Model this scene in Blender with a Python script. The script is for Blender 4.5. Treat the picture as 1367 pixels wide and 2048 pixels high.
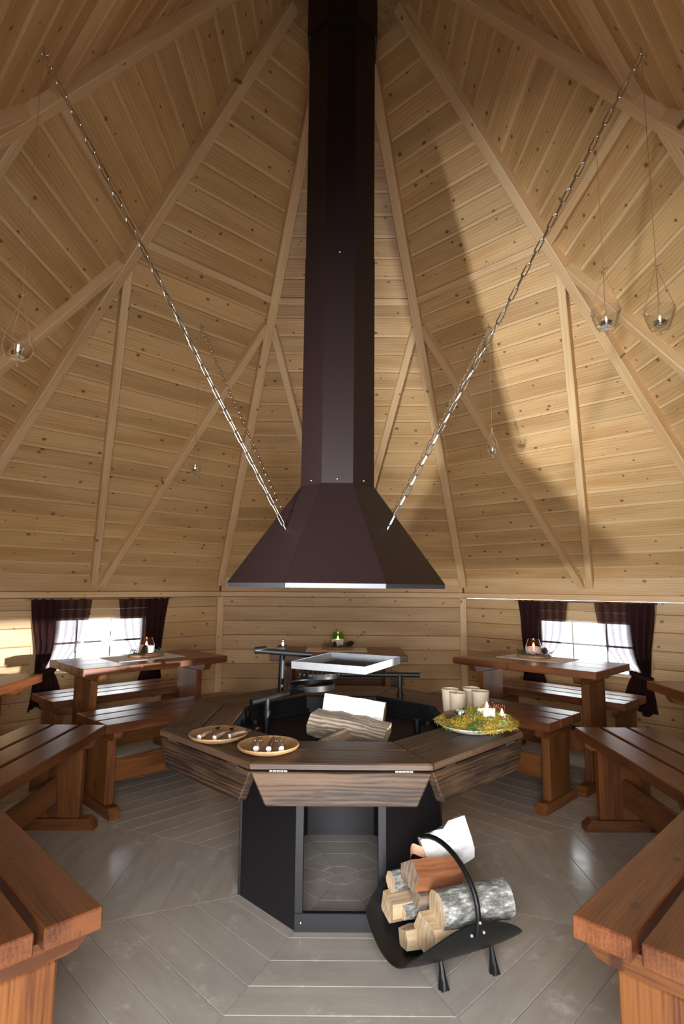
import bpy, bmesh, math, random
from math import sin, cos, tan, pi, radians, sqrt, atan2
from mathutils import Matrix, Vector
random.seed(7)
for o in list(bpy.data.objects): bpy.data.objects.remove(o)
SC = bpy.context.scene
COL = SC.collection
T8 = tan(pi/8)

# ------------------------------------------------------------------ camera
CAM_T, CAM_R = 0.1307, 0.0067
cam = bpy.data.cameras.new('camera'); cam_o = bpy.data.objects.new('camera', cam); COL.objects.link(cam_o)
F = Vector((0, cos(CAM_T), sin(CAM_T))); R0 = Vector((1, 0, 0)); U0 = Vector((0, -sin(CAM_T), cos(CAM_T)))
Rv = R0*cos(CAM_R)+U0*sin(CAM_R); Uv = U0*cos(CAM_R)-R0*sin(CAM_R)
cam_o.matrix_world = Matrix(((Rv.x, Uv.x, -F.x, -0.004), (Rv.y, Uv.y, -F.y, -2.6756), (Rv.z, Uv.z, -F.z, 1.25), (0, 0, 0, 1)))
cam.sensor_fit = 'VERTICAL'; cam.sensor_height = 36; cam.lens = 1138.0/2048*36
cam.clip_start = 0.02
SC.camera = cam_o

# ------------------------------------------------------------------ world and lights
w = bpy.data.worlds.new('world'); SC.world = w; w.use_nodes = True
bg = w.node_tree.nodes['Background']; bg.inputs[0].default_value = (0.93, 0.97, 1.0, 1); bg.inputs[1].default_value = 5.0

def area(name, loc, target, size, power, color=(1, 1, 1), size_y=None, spread=None):
    l = bpy.data.lights.new(name, 'AREA'); l.energy = power; l.color = color; l.size = size
    if size_y: l.shape = 'RECTANGLE'; l.size_y = size_y
    if spread: l.spread = radians(spread)
    o = bpy.data.objects.new(name, l); COL.objects.link(o); o.location = loc
    o.rotation_euler = (Vector(target)-Vector(loc)).to_track_quat('-Z', 'Y').to_euler()
    return o
# open doorway behind the camera
area('doorway_daylight', (0.0, -2.77, 0.98), (0, 0, 0.25), 0.95, 45, (0.94, 0.97, 1.0), 1.9, spread=122)
# photographer's lamp low beside the door on the left; low sunlight from a lamp outside the front right window
area('lamp_left', (-1.42, -2.20, 1.0), (1.55, 1.5, 2.45), 0.12, 15, (0.87, 0.94, 1.0), spread=52)
sp = bpy.data.lights.new('low_sun', 'SPOT'); sp.energy = 11000; sp.color = (1.0, 0.97, 0.94); sp.shadow_soft_size = 0.05
sp.spot_size = radians(35.6); sp.spot_blend = 0.02
sp_o = bpy.data.objects.new('low_sun', sp); COL.objects.link(sp_o); sp_o.location = (6.65, -5.70, 0.985)
sp_o.rotation_euler = (Vector((1.97, -1.97, 2.66))-Vector(sp_o.location)).to_track_quat('-Z', 'Y').to_euler()

vs = SC.view_settings
vs.view_transform = 'Standard'; vs.look = 'None'; vs.gamma = 1; vs.exposure = 0.38
vs.use_curve_mapping = False

# ------------------------------------------------------------------ materials
def new_mat(name):
    m = bpy.data.materials.new(name); m.use_nodes = True
    nt = m.node_tree; return m, nt, nt.nodes, nt.links, nt.nodes['Principled BSDF']
def plain(name, col, rough=0.5, metal=0.0, spec=0.5, coat=0.0, noise=0.0, nscale=40, bump=0.0):
    m, nt, N, L, P = new_mat(name)
    P.inputs['Base Color'].default_value = (*col, 1); P.inputs['Roughness'].default_value = rough
    P.inputs['Metallic'].default_value = metal; P.inputs['Specular IOR Level'].default_value = spec
    P.inputs['Coat Weight'].default_value = coat
    if noise or bump:
        tc = N.new('ShaderNodeTexCoord'); n = N.new('ShaderNodeTexNoise'); n.inputs['Scale'].default_value = nscale
        n.inputs['Detail'].default_value = 4
        L.new(tc.outputs['Object'], n.inputs['Vector'])
        if noise:
            r = N.new('ShaderNodeMix'); r.data_type = 'RGBA'
            r.inputs['A'].default_value = (*[c*(1-noise) for c in col], 1); r.inputs['B'].default_value = (*[min(1, c*(1+noise)) for c in col], 1)
            L.new(n.outputs['Fac'], r.inputs['Factor']); L.new(r.outputs['Result'], P.inputs['Base Color'])
        if bump:
            b = N.new('ShaderNodeBump'); b.inputs['Strength'].default_value = bump; b.inputs['Distance'].default_value = 0.004
            L.new(n.outputs['Fac'], b.inputs['Height']); L.new(b.outputs['Normal'], P.inputs['Normal'])
    return m
def wood(name, light, dark, knot, rough=0.5, knots=0.055, kscale=5.5, grain=1.0, coat=0.0, bump=0.15, vary=0.25, wear=None, wear_amt=0.5, rings=16, ringw=0.16, streak=0.3):
    """boards: grain along local x; a random offset per object keeps boards apart"""
    m, nt, N, L, P = new_mat(name)
    tc = N.new('ShaderNodeTexCoord'); oi = N.new('ShaderNodeObjectInfo')
    sc = N.new('ShaderNodeVectorMath'); sc.operation = 'SCALE'; sc.inputs[0].default_value = (37.0, 91.0, 53.0)
    L.new(oi.outputs['Random'], sc.inputs['Scale'])
    ad = N.new('ShaderNodeVectorMath'); ad.operation = 'ADD'
    L.new(tc.outputs['Object'], ad.inputs[0]); L.new(sc.outputs[0], ad.inputs[1])
    def mapped(s):
        mp = N.new('ShaderNodeMapping'); mp.inputs['Scale'].default_value = s; L.new(ad.outputs[0], mp.inputs['Vector']); return mp
    n1 = N.new('ShaderNodeTexNoise'); n1.inputs['Scale'].default_value = 1; n1.inputs['Detail'].default_value = 3
    L.new(mapped((1.1, 9*grain, 9*grain)).outputs[0], n1.inputs['Vector'])
    # growth rings: sine of a slowly warped coordinate
    wv = N.new('ShaderNodeTexWave'); wv.wave_type = 'BANDS'; wv.bands_direction = 'Y'
    wv.inputs['Scale'].default_value = rings; wv.inputs['Distortion'].default_value = 9; wv.inputs['Detail'].default_value = 3
    wv.inputs['Detail Scale'].default_value = 0.6
    L.new(mapped((0.16, 1, 1)).outputs[0], wv.inputs['Vector'])
    n2 = N.new('ShaderNodeTexNoise'); n2.inputs['Scale'].default_value = 1; n2.inputs['Detail'].default_value = 2
    L.new(mapped((5, 170*grain, 170*grain)).outputs[0], n2.inputs['Vector'])
    a1 = N.new('ShaderNodeMath'); a1.operation = 'MULTIPLY_ADD'; L.new(wv.outputs['Fac'], a1.inputs[0]); a1.inputs[1].default_value = ringw
    L.new(n1.outputs['Fac'], a1.inputs[2])
    a2 = N.new('ShaderNodeMath'); a2.operation = 'MULTIPLY_ADD'; L.new(n2.outputs['Fac'], a2.inputs[0]); a2.inputs[1].default_value = streak
    L.new(a1.outputs[0], a2.inputs[2])
    ramp = N.new('ShaderNodeValToRGB'); ramp.color_ramp.elements[0].position = 0.36+0.5*(ringw+streak)-.0; ramp.color_ramp.elements[1].position = 0.70+0.5*(ringw+streak)
    ramp.color_ramp.elements[0].color = (*light, 1); ramp.color_ramp.elements[1].color = (*dark, 1)
    L.new(a2.outputs[0], ramp.inputs['Fac'])
    col = ramp.outputs['Color']
    if wear:
        nw = N.new('ShaderNodeTexNoise'); nw.inputs['Scale'].default_value = 1; nw.inputs['Detail'].default_value = 5; nw.inputs['Roughness'].default_value = 0.65
        L.new(mapped((3, 24, 24)).outputs[0], nw.inputs['Vector'])
        rw = N.new('ShaderNodeValToRGB'); rw.color_ramp.elements[0].position = 0.5; rw.color_ramp.elements[1].position = 0.72
        rw.color_ramp.elements[1].color = (wear_amt,)*3+(1,)
        L.new(nw.outputs['Fac'], rw.inputs['Fac'])
        mw = N.new('ShaderNodeMix'); mw.data_type = 'RGBA'; L.new(rw.outputs['Color'], mw.inputs['Factor']); L.new(col, mw.inputs['A'])
        mw.inputs['B'].default_value = (*wear, 1); col = mw.outputs['Result']
    if knots:
        vo = N.new('ShaderNodeTexVoronoi'); vo.voronoi_dimensions = '2D'; vo.inputs['Scale'].default_value = kscale
        L.new(mapped((0.8, 1.1, 1)).outputs[0], vo.inputs['Vector'])
        # knot size differs from cell to cell
        sep = N.new('ShaderNodeSeparateColor'); L.new(vo.outputs['Color'], sep.inputs[0])
        mr = N.new('ShaderNodeMath'); mr.operation = 'MULTIPLY_ADD'; L.new(sep.outputs[0], mr.inputs[0]); mr.inputs[1].default_value = knots*1.5; mr.inputs[2].default_value = knots*0.25
        dv = N.new('ShaderNodeMath'); dv.operation = 'DIVIDE'; L.new(vo.outputs['Distance'], dv.inputs[0]); L.new(mr.outputs[0], dv.inputs[1])
        kr = N.new('ShaderNodeValToRGB'); kr.color_ramp.elements[0].position = 0.55; kr.color_ramp.elements[1].position = 1.0
        kr.color_ramp.elements[0].color = (0.9,)*3+(1,); kr.color_ramp.elements[1].color = (0, 0, 0, 1)
        L.new(dv.outputs[0], kr.inputs['Fac'])
        mk = N.new('ShaderNodeMix'); mk.data_type = 'RGBA'; L.new(kr.outputs['Color'], mk.inputs['Factor']); L.new(col, mk.inputs['A'])
        mk.inputs['B'].default_value = (*knot, 1); col = mk.outputs['Result']
    hv = N.new('ShaderNodeHueSaturation'); L.new(col, hv.inputs['Color'])
    vr = N.new('ShaderNodeMath'); vr.operation = 'MULTIPLY_ADD'; L.new(oi.outputs['Random'], vr.inputs[0]); vr.inputs[1].default_value = vary; vr.inputs[2].default_value = 1-vary/2
    L.new(vr.outputs[0], hv.inputs['Value']); L.new(hv.outputs['Color'], P.inputs['Base Color'])
    P.inputs['Roughness'].default_value = rough; P.inputs['Coat Weight'].default_value = coat; P.inputs['Coat Roughness'].default_value = 0.25
    if bump:
        b = N.new('ShaderNodeBump'); b.inputs['Strength'].default_value = bump; b.inputs['Distance'].default_value = 0.002
        L.new(a2.outputs[0], b.inputs['Height']); L.new(b.outputs['Normal'], P.inputs['Normal'])
    return m
PINE = wood('pine', (0.58, 0.365, 0.165), (0.43, 0.24, 0.09), (0.15, 0.06, 0.02), rough=0.5, kscale=6.8, knots=0.06, vary=0.22)
PINE_WALL = wood('pine_wall', (0.59, 0.385, 0.19), (0.45, 0.265, 0.115), (0.17, 0.08, 0.03), rough=0.5, vary=0.18)
BEAM = wood('pine_beam', (0.65, 0.44, 0.235), (0.52, 0.315, 0.145), (0.17, 0.08, 0.03), rough=0.5, kscale=4, knots=0.035, vary=0.12)
STAIN = wood('stained_pine', (0.165, 0.053, 0.0165), (0.07, 0.020, 0.007), (0.04, 0.011, 0.005), rough=0.36, kscale=3.8, knots=0.06, coat=0.2, vary=0.3, rings=30, ringw=0.09, streak=0.45, wear=(0.25, 0.10, 0.04), wear_amt=0.25)
STAIN2 = wood('stained_pine_leg', (0.20, 0.069, 0.016), (0.08, 0.023, 0.0065), (0.045, 0.012, 0.005), rough=0.4, kscale=3.5, knots=0.05, coat=0.1, vary=0.25, rings=26, ringw=0.12, streak=0.5)
DECK = wood('weathered_deck', (0.095, 0.050, 0.027), (0.032, 0.016, 0.009), (0.03, 0.014, 0.008), rough=0.5, kscale=3, knots=0.05, vary=0.25, wear=(0.20, 0.13, 0.085), wear_amt=0.4, bump=0.5, rings=18, ringw=0.2, streak=0.5)
FLAP = wood('weathered_flap', (0.088, 0.043, 0.018), (0.018, 0.008, 0.0045), (0.04, 0.015, 0.008), rough=0.62, kscale=3.2, knots=0.10, vary=0.35, wear=(0.17, 0.095, 0.045), wear_amt=0.5, bump=0.5, rings=22, ringw=0.22, streak=0.6)
PLATEW = wood('turned_birch', (0.36, 0.20, 0.09), (0.24, 0.12, 0.05), (0.25, 0.11, 0.04), rough=0.5, knots=0, grain=2, vary=0.1)
SPLIT = wood('split_firewood', (0.62, 0.46, 0.29), (0.42, 0.28, 0.16), (0.2, 0.1, 0.05), rough=0.8, knots=0, grain=2.5, bump=0.8, vary=0.3, wear=(0.30, 0.22, 0.15), wear_amt=0.45)
SPLIT_LIT = wood('lit_white_split_firewood', (0.93, 0.90, 0.86), (0.88, 0.83, 0.77), (0.4, 0.3, 0.2), rough=0.8, knots=0, grain=2, bump=0.4, vary=0.1)  # pale birch with strong direct light put into its colour
SPLIT_R = wood('red_split_firewood', (0.33, 0.12, 0.045), (0.2, 0.065, 0.025), (0.1, 0.04, 0.02), rough=0.75, knots=0, grain=2.5, bump=0.7, vary=0.1)
SPLIT_G = wood('weathered_split_firewood', (0.34, 0.27, 0.20), (0.13, 0.095, 0.065), (0.1, 0.06, 0.04), rough=0.85, knots=0, grain=1.5, bump=0.8, vary=0.1, rings=20, ringw=0.3, streak=0.6)
SPLIT_D = wood('grey_split_firewood', (0.30, 0.22, 0.15), (0.13, 0.09, 0.06), (0.1, 0.06, 0.04), rough=0.85, knots=0, grain=3, bump=0.9, vary=0.2)

def floor_mat():
    m, nt, N, L, P = new_mat('floor_paint')
    tc = N.new('ShaderNodeTexCoord'); oi = N.new('ShaderNodeObjectInfo')
    sc = N.new('ShaderNodeVectorMath'); sc.operation = 'SCALE'; sc.inputs[0].default_value = (37.0, 91.0, 53.0); L.new(oi.outputs['Random'], sc.inputs['Scale'])
    ad = N.new('ShaderNodeVectorMath'); ad.operation = 'ADD'; L.new(tc.outputs['Object'], ad.inputs[0]); L.new(sc.outputs[0], ad.inputs[1])
    mp = N.new('ShaderNodeMapping'); mp.inputs['Scale'].default_value = (2.5, 12, 12); L.new(ad.outputs[0], mp.inputs['Vector'])
    n = N.new('ShaderNodeTexNoise'); n.inputs['Scale'].default_value = 1; n.inputs['Detail'].default_value = 6; n.inputs['Roughness'].default_value = 0.65; L.new(mp.outputs[0], n.inputs['Vector'])
    r = N.new('ShaderNodeValToRGB'); r.color_ramp.elements[0].color = (0.33, 0.285, 0.245, 1); r.color_ramp.elements[1].color = (0.43, 0.38, 0.33, 1)
    r.color_ramp.elements[0].position = 0.3; r.color_ramp.elements[1].position = 0.7; L.new(n.outputs['Fac'], r.inputs['Fac'])
    n2 = N.new('ShaderNodeTexNoise'); n2.inputs['Scale'].default_value = 9; n2.inputs['Detail'].default_value = 6; n2.inputs['Roughness'].default_value = 0.7; L.new(ad.outputs[0], n2.inputs['Vector'])
    r2 = N.new('ShaderNodeValToRGB'); r2.color_ramp.elements[0].position = 0.57; r2.color_ramp.elements[1].position = 0.72; r2.color_ramp.elements[1].color = (0.55,)*3+(1,); L.new(n2.outputs['Fac'], r2.inputs['Fac'])
    mx = N.new('ShaderNodeMix'); mx.data_type = 'RGBA'; L.new(r2.outputs['Color'], mx.inputs['Factor']); L.new(r.outputs['Color'], mx.inputs['A']); mx.inputs['B'].default_value = (0.60, 0.57, 0.53, 1)
    L.new(mx.outputs['Result'], P.inputs['Base Color'])
    rr = N.new('ShaderNodeMapRange'); rr.inputs['To Min'].default_value = 0.06; rr.inputs['To Max'].default_value = 0.34; L.new(n2.outputs['Fac'], rr.inputs['Value']); L.new(rr.outputs[0], P.inputs['Roughness'])
    b = N.new('ShaderNodeBump'); b.inputs['Strength'].default_value = 0.12; b.inputs['Distance'].default_value = 0.002; L.new(n.outputs['Fac'], b.inputs['Height']); L.new(b.outputs['Normal'], P.inputs['Normal'])
    return m
FLOORM = floor_mat()
JOINT = plain('joint_filler', (0.68, 0.64, 0.58), 0.8, noise=0.4, nscale=12)
BACKING = plain('building_paper', (0.16, 0.09, 0.045), 0.9)
OSB = plain('strand_board', (0.30, 0.19, 0.09), 0.8, noise=0.7, nscale=22, bump=0.3)
HOOD = plain('brown_steel', (0.0150, 0.0070, 0.0068), 0.45, spec=0.26, noise=0.12, nscale=200)
PANEL = plain('black_steel_panel', (0.010, 0.0085, 0.0105), 0.42, spec=0.4, noise=0.15, nscale=150)
IRON = plain('black_iron', (0.006, 0.006, 0.0065), 0.42, spec=0.35)
PAN = plain('sooty_pan', (0.006, 0.006, 0.007), 0.55, spec=0.25, noise=0.5, nscale=18)
GALV = plain('galvanised', (0.36, 0.36, 0.37), 0.5, metal=0.3, noise=0.15, nscale=30)
CHROME = plain('chrome', (0.75, 0.75, 0.74), 0.22, metal=1.0)
STRIP = plain('steel_edge_strip', (0.10, 0.10, 0.11), 0.4, metal=0.7)
WHITE = plain('white_frame_paint', (0.72, 0.70, 0.66), 0.45)
CLOTH = plain('linen_runner', (0.74, 0.70, 0.64), 0.9, noise=0.06, nscale=300)
CERAM = plain('beige_stoneware', (0.56, 0.44, 0.31), 0.55, noise=0.08, nscale=120)
ENAMEL = plain('white_enamel', (0.82, 0.83, 0.85), 0.2)
WAX = plain('white_wax', (0.86, 0.78, 0.64), 0.5)
WAX_P = plain('pink_wax', (0.88, 0.58, 0.52), 0.5)
for m_ in (WAX, WAX_P):
    m_.node_tree.nodes['Principled BSDF'].inputs['Subsurface Weight'].default_value = 0.7; m_.node_tree.nodes['Principled BSDF'].inputs['Subsurface Radius'].default_value = (0.03, 0.015, 0.01)
TWINE = plain('twine', (0.36, 0.22, 0.12), 0.9)
TIN = plain('tealight_tin', (0.7, 0.7, 0.7), 0.25, metal=1.0)
ANTLER = plain('antler_handle', (0.20, 0.13, 0.09), 0.5, noise=0.5, nscale=60, bump=0.4)
HANDLE_D = plain('dark_red_handle', (0.075, 0.022, 0.014), 0.4, noise=0.4, nscale=60)
BONE = plain('antler_end', (0.82, 0.78, 0.74), 0.5)
FIR = plain('fir_needles', (0.045, 0.075, 0.04), 0.7, noise=0.5, nscale=40)
CONE = plain('pine_cone', (0.075, 0.032, 0.022), 0.7, noise=0.5, nscale=80)
BERRY = plain('dried_flower', (0.33, 0.10, 0.05), 0.8, noise=0.6, nscale=60)
def bark(name, base, pale, patch, sx=10, thr=0.5):
    m, nt, N, L, P = new_mat(name)
    tc = N.new('ShaderNodeTexCoord'); mp = N.new('ShaderNodeMapping'); mp.inputs['Scale'].default_value = (sx, sx*2.2, sx*2.2); L.new(tc.outputs['Object'], mp.inputs['Vector'])
    n = N.new('ShaderNodeTexNoise'); n.inputs['Scale'].default_value = 2.0; n.inputs['Detail'].default_value = 8; n.inputs['Roughness'].default_value = 0.72; L.new(mp.outputs[0], n.inputs['Vector'])
    r = N.new('ShaderNodeValToRGB'); r.color_ramp.elements[0].position = thr-0.12; r.color_ramp.elements[1].position = thr+0.12
    r.color_ramp.elements[0].color = (*base, 1); r.color_ramp.elements[1].color = (*pale, 1)
    e = r.color_ramp.elements.new(thr); e.color = (*patch, 1)
    L.new(n.outputs['Fac'], r.inputs['Fac']); L.new(r.outputs['Color'], P.inputs['Base Color']); P.inputs['Roughness'].default_value = 0.85
    b = N.new('ShaderNodeBump'); b.inputs['Strength'].default_value = 0.6; b.inputs['Distance'].default_value = 0.006; L.new(n.outputs['Fac'], b.inputs['Height']); L.new(b.outputs['Normal'], P.inputs['Normal'])
    return m
BARK_G = bark('grey_birch_bark', (0.11, 0.10, 0.085), (0.66, 0.66, 0.64), (0.27, 0.26, 0.235), 13, 0.53)
BARK_W = bark('white_birch_bark', (0.14, 0.12, 0.10), (0.78, 0.76, 0.74), (0.62, 0.60, 0.58), 7, 0.38)
def moss_mat():
    m, nt, N, L, P = new_mat('moss')
    tc = N.new('ShaderNodeTexCoord'); n = N.new('ShaderNodeTexNoise'); n.inputs['Scale'].default_value = 14; n.inputs['Detail'].default_value = 3; L.new(tc.outputs['Object'], n.inputs['Vector'])
    r = N.new('ShaderNodeValToRGB'); E = r.color_ramp.elements
    E[0].position = 0.32; E[0].color = (0.10, 0.15, 0.03, 1); E[1].position = 0.72; E[1].color = (0.34, 0.40, 0.20, 1)
    for p_, c_ in ((0.44, (0.17, 0.20, 0.035)), (0.52, (0.40, 0.23, 0.02)), (0.60, (0.36, 0.28, 0.03))):
        e = E.new(p_); e.color = (*c_, 1)
    L.new(n.outputs['Fac'], r.inputs['Fac']); L.new(r.outputs['Color'], P.inputs['Base Color']); P.inputs['Roughness'].default_value = 0.9
    return m
MOSS = moss_mat()
def glass(name, col=(1, 1, 1), refl=0.9):
    m, nt, N, L, P = new_mat(name); N.remove(P)
    t = N.new('ShaderNodeBsdfTransparent'); t.inputs[0].default_value = (*col, 1)
    g = N.new('ShaderNodeBsdfGlossy'); g.inputs['Roughness'].default_value = 0.03
    lw = N.new('ShaderNodeLayerWeight'); lw.inputs['Blend'].default_value = 0.5; pw = N.new('ShaderNodeMath'); pw.operation = 'POWER'; pw.inputs[1].default_value = 3; L.new(lw.outputs['Facing'], pw.inputs[0])
    mu = N.new('ShaderNodeMath'); mu.operation = 'MULTIPLY_ADD'; mu.inputs[1].default_value = 0.8*refl; mu.inputs[2].default_value = 0.045; L.new(pw.outputs[0], mu.inputs[0])
    mx = N.new('ShaderNodeMixShader'); L.new(mu.outputs[0], mx.inputs[0]); L.new(t.outputs[0], mx.inputs[1]); L.new(g.outputs[0], mx.inputs[2])
    L.new(mx.outputs[0], nt.nodes['Material Output'].inputs[0]); return m
GLASS = glass('clear_glass', (0.965, 0.975, 0.975)); PANE = glass('window_glass', (0.97, 0.98, 0.98), 0.7)
GLASS_G = glass('green_glass', (0.30, 0.78, 0.18)); GLASS_P = glass('pink_glass', (0.95, 0.74, 0.72), 0.5)
def flame_mat():
    m, nt, N, L, P = new_mat('flame'); N.remove(P); e = N.new('ShaderNodeEmission'); e.inputs[0].default_value = (1, 0.62, 0.25, 1); e.inputs[1].default_value = 30
    L.new(e.outputs[0], nt.nodes['Material Output'].inputs[0]); return m
FLAME = flame_mat()
def curtain_mat():
    m, nt, N, L, P = new_mat('sheer_brown_curtain')
    tc = N.new('ShaderNodeTexCoord'); n = N.new('ShaderNodeTexNoise'); n.inputs['Scale'].default_value = 260; n.inputs['Detail'].default_value = 2; L.new(tc.outputs['Object'], n.inputs['Vector'])
    r = N.new('ShaderNodeValToRGB'); r.color_ramp.elements[0].color = (0.016, 0.005, 0.0055, 1); r.color_ramp.elements[1].color = (0.040, 0.014, 0.014, 1); L.new(n.outputs['Fac'], r.inputs['Fac'])
    L.new(r.outputs['Color'], P.inputs['Base Color']); P.inputs['Roughness'].default_value = 0.9; P.inputs['Specular IOR Level'].default_value = 0.1
    tr = N.new('ShaderNodeBsdfTransparent'); tr.inputs[0].default_value = (0.66, 0.60, 0.64, 1); at = N.new('ShaderNodeAttribute'); at.attribute_name = 'sheer'
    f = N.new('ShaderNodeMapRange'); f.inputs['From Min'].default_value = 0.3; f.inputs['From Max'].default_value = 0.7; f.inputs['To Min'].default_value = 0.25; f.inputs['To Max'].default_value = 0.75
    L.new(n.outputs['Fac'], f.inputs['Value'])
    fm = N.new('ShaderNodeMath'); fm.operation = 'MULTIPLY'; L.new(f.outputs[0], fm.inputs[0]); L.new(at.outputs['Fac'], fm.inputs[1])
    mx = N.new('ShaderNodeMixShader'); L.new(fm.outputs[0], mx.inputs[0]); L.new(P.outputs[0], mx.inputs[1]); L.new(tr.outputs[0], mx.inputs[2])
    L.new(mx.outputs[0], nt.nodes['Material Output'].inputs[0]); return m
CURTAIN = curtain_mat()

# ------------------------------------------------------------------ mesh helpers
class MB:
    def __init__(s): s.v = []; s.f = []
    def add(s, vs, fs, M=None):
        b = len(s.v)
        s.v += [tuple(M @ Vector(p)) if M else tuple(p) for p in vs]; s.f += [tuple(i+b for i in f) for f in fs]; return s
    def box(s, c, d, M=None):
        x, y, z = [k/2 for k in d]
        vs = [(c[0]+a*x, c[1]+b*y, c[2]+e*z) for a in (-1, 1) for b in (-1, 1) for e in (-1, 1)]
        return s.add(vs, [(0, 1, 3, 2), (4, 6, 7, 5), (0, 4, 5, 1), (2, 3, 7, 6), (0, 2, 6, 4), (1, 5, 7, 3)], M)
    def prism(s, poly, z0, z1, M=None):          # poly counter-clockwise in xy
        n = len(poly); vs = [(x, y, z0) for x, y in poly]+[(x, y, z1) for x, y in poly]
        fs = [tuple(range(n-1, -1, -1)), tuple(range(n, 2*n))]+[(i, (i+1) % n, n+(i+1) % n, n+i) for i in range(n)]
        return s.add(vs, fs, M)
    def lathe(s, prof, n=24, M=None, phase=0.0, arc=2*pi):
        vs = []; fs = []; m = len(prof)
        for i in range(n):
            a = phase+arc*i/n
            for r, z in prof: vs.append((r*cos(a), r*sin(a), z))
        for i in range(n):
            j = (i+1) % n
            for k in range(m-1):
                if prof[k][0] == 0 and prof[k+1][0] == 0: continue
                fs.append((i*m+k, j*m+k, j*m+k+1, i*m+k+1))
        return s.add(vs, fs, M)
    def tube(s, pts, r, n=8, closed=False, M=None, up=None):
        pts = [Vector(p) for p in pts]; m = len(pts); vs = []; fs = []
        rr = r if isinstance(r, (list, tuple)) else [r]*m
        nrm = None
        for i, p in enumerate(pts):
            a = pts[(i-1) % m] if (closed or i > 0) else p; b = pts[(i+1) % m] if (closed or i < m-1) else p
            t = (b-a).normalized()
            if nrm is None:
                nrm = Vector(up) if up else (Vector((0, 0, 1)) if abs(t.z) < 0.9 else Vector((1, 0, 0)))
            nrm = (nrm-t*nrm.dot(t)).normalized(); bn = t.cross(nrm)
            for k in range(n):
                an = 2*pi*k/n; vs.append(p+(nrm*cos(an)+bn*sin(an))*rr[i])
        for i in range(m if closed else m-1):
            j = (i+1) % m
            for k in range(n): fs.append((i*n+k, i*n+(k+1) % n, j*n+(k+1) % n, j*n+k))
        if not closed: fs += [tuple(range(n-1, -1, -1)), tuple((m-1)*n+k for k in range(n))]
        return s.add(vs, fs, M)
    def ball(s, c, r, n=10, m=6, M=None):
        c = Vector(c); rx, ry, rz = r if isinstance(r, (list, tuple)) else (r, r, r)
        vs = [(c.x, c.y, c.z-rz)]; fs = []
        for j in range(1, m):
            ph = -pi/2+pi*j/m
            for i in range(n): vs.append((c.x+rx*cos(ph)*cos(2*pi*i/n), c.y+ry*cos(ph)*sin(2*pi*i/n), c.z+rz*sin(ph)))
        vs.append((c.x, c.y, c.z+rz)); L_ = len(vs)-1
        for i in range(n):
            fs.append((0, 1+(i+1) % n, 1+i)); fs.append((L_, 1+(m-2)*n+i, 1+(m-2)*n+(i+1) % n))
            for j in range(m-2): a = 1+j*n; fs.append((a+i, a+(i+1) % n, a+n+(i+1) % n, a+n+i))
        return s.add(vs, fs, M)
    def mesh(s, name, mat, smooth=None, clean=True):
        me = bpy.data.meshes.new(name); me.from_pydata(s.v, [], s.f)
        if clean:
            bm = bmesh.new(); bm.from_mesh(me); bmesh.ops.remove_doubles(bm, verts=bm.verts, dist=1e-6); bmesh.ops.recalc_face_normals(bm, faces=bm.faces); bm.to_mesh(me); bm.free()
        if smooth is not None:
            for p in me.polygons: p.use_smooth = True
            me.set_sharp_from_angle(angle=radians(smooth))
        me.materials.append(mat); return me

def place(name, me, parent=None, M=None):
    o = bpy.data.objects.new(name, me); COL.objects.link(o)
    if parent is not None: o.parent = parent
    if M is not None: o.matrix_basis = M
    return o
def tag(o, label=None, cat=None, group=None, kind=None):
    if label: o['label'] = label
    if cat: o['category'] = cat
    if group: o['group'] = group
    if kind: o['kind'] = kind
    return o
def thing(name, label, cat, M=None, group=None):
    o = place(name, None, None, M); o.empty_display_size = 0.1; return tag(o, label, cat, group)
def copy_tree(o, parent=None):
    c = o.copy(); COL.objects.link(c)
    if parent is not None: c.parent = parent
    for ch in list(o.children): copy_tree(ch, c)
    return c
def Tm(x, y, z): return Matrix.Translation((x, y, z))
def Rz(a): return Matrix.Rotation(a, 4, 'Z')
def Rx(a): return Matrix.Rotation(a, 4, 'X')
def Ry(a): return Matrix.Rotation(a, 4, 'Y')
def frame(x, y, z, o=(0, 0, 0)):
    x, y, z = Vector(x), Vector(y), Vector(z)
    return Matrix(((x.x, y.x, z.x, o[0]), (x.y, y.y, z.y, o[1]), (x.z, y.z, z.z, o[2]), (0, 0, 0, 1)))
def along(p, q, up=(0, 0, 1)):                  # x axis from p to q, origin in the middle
    p, q = Vector(p), Vector(q); x = (q-p).normalized(); up = Vector(up); y = up.cross(x).normalized(); z = x.cross(y)
    return frame(x, y, z, (p+q)/2), (q-p).length
_bc = {}
def board_mesh(l, wd, t, mat, bev=0.004):
    k = (round(l, 4), round(wd, 4), round(t, 4), mat.name, bev)
    if k not in _bc:
        bm = bmesh.new(); bmesh.ops.create_cube(bm, size=1, matrix=Matrix.Diagonal((l, wd, t, 1)))
        if bev: bmesh.ops.bevel(bm, geom=list(bm.edges), offset=bev, segments=1, affect='EDGES', clamp_overlap=True)
        me = bpy.data.meshes.new('board'); bm.to_mesh(me); bm.free(); me.materials.append(mat); _bc[k] = me
    return _bc[k]
def board(name, l, wd, t, mat, parent, M, bev=0.004): return place(name, board_mesh(l, wd, t, mat, bev), parent, M)
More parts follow.
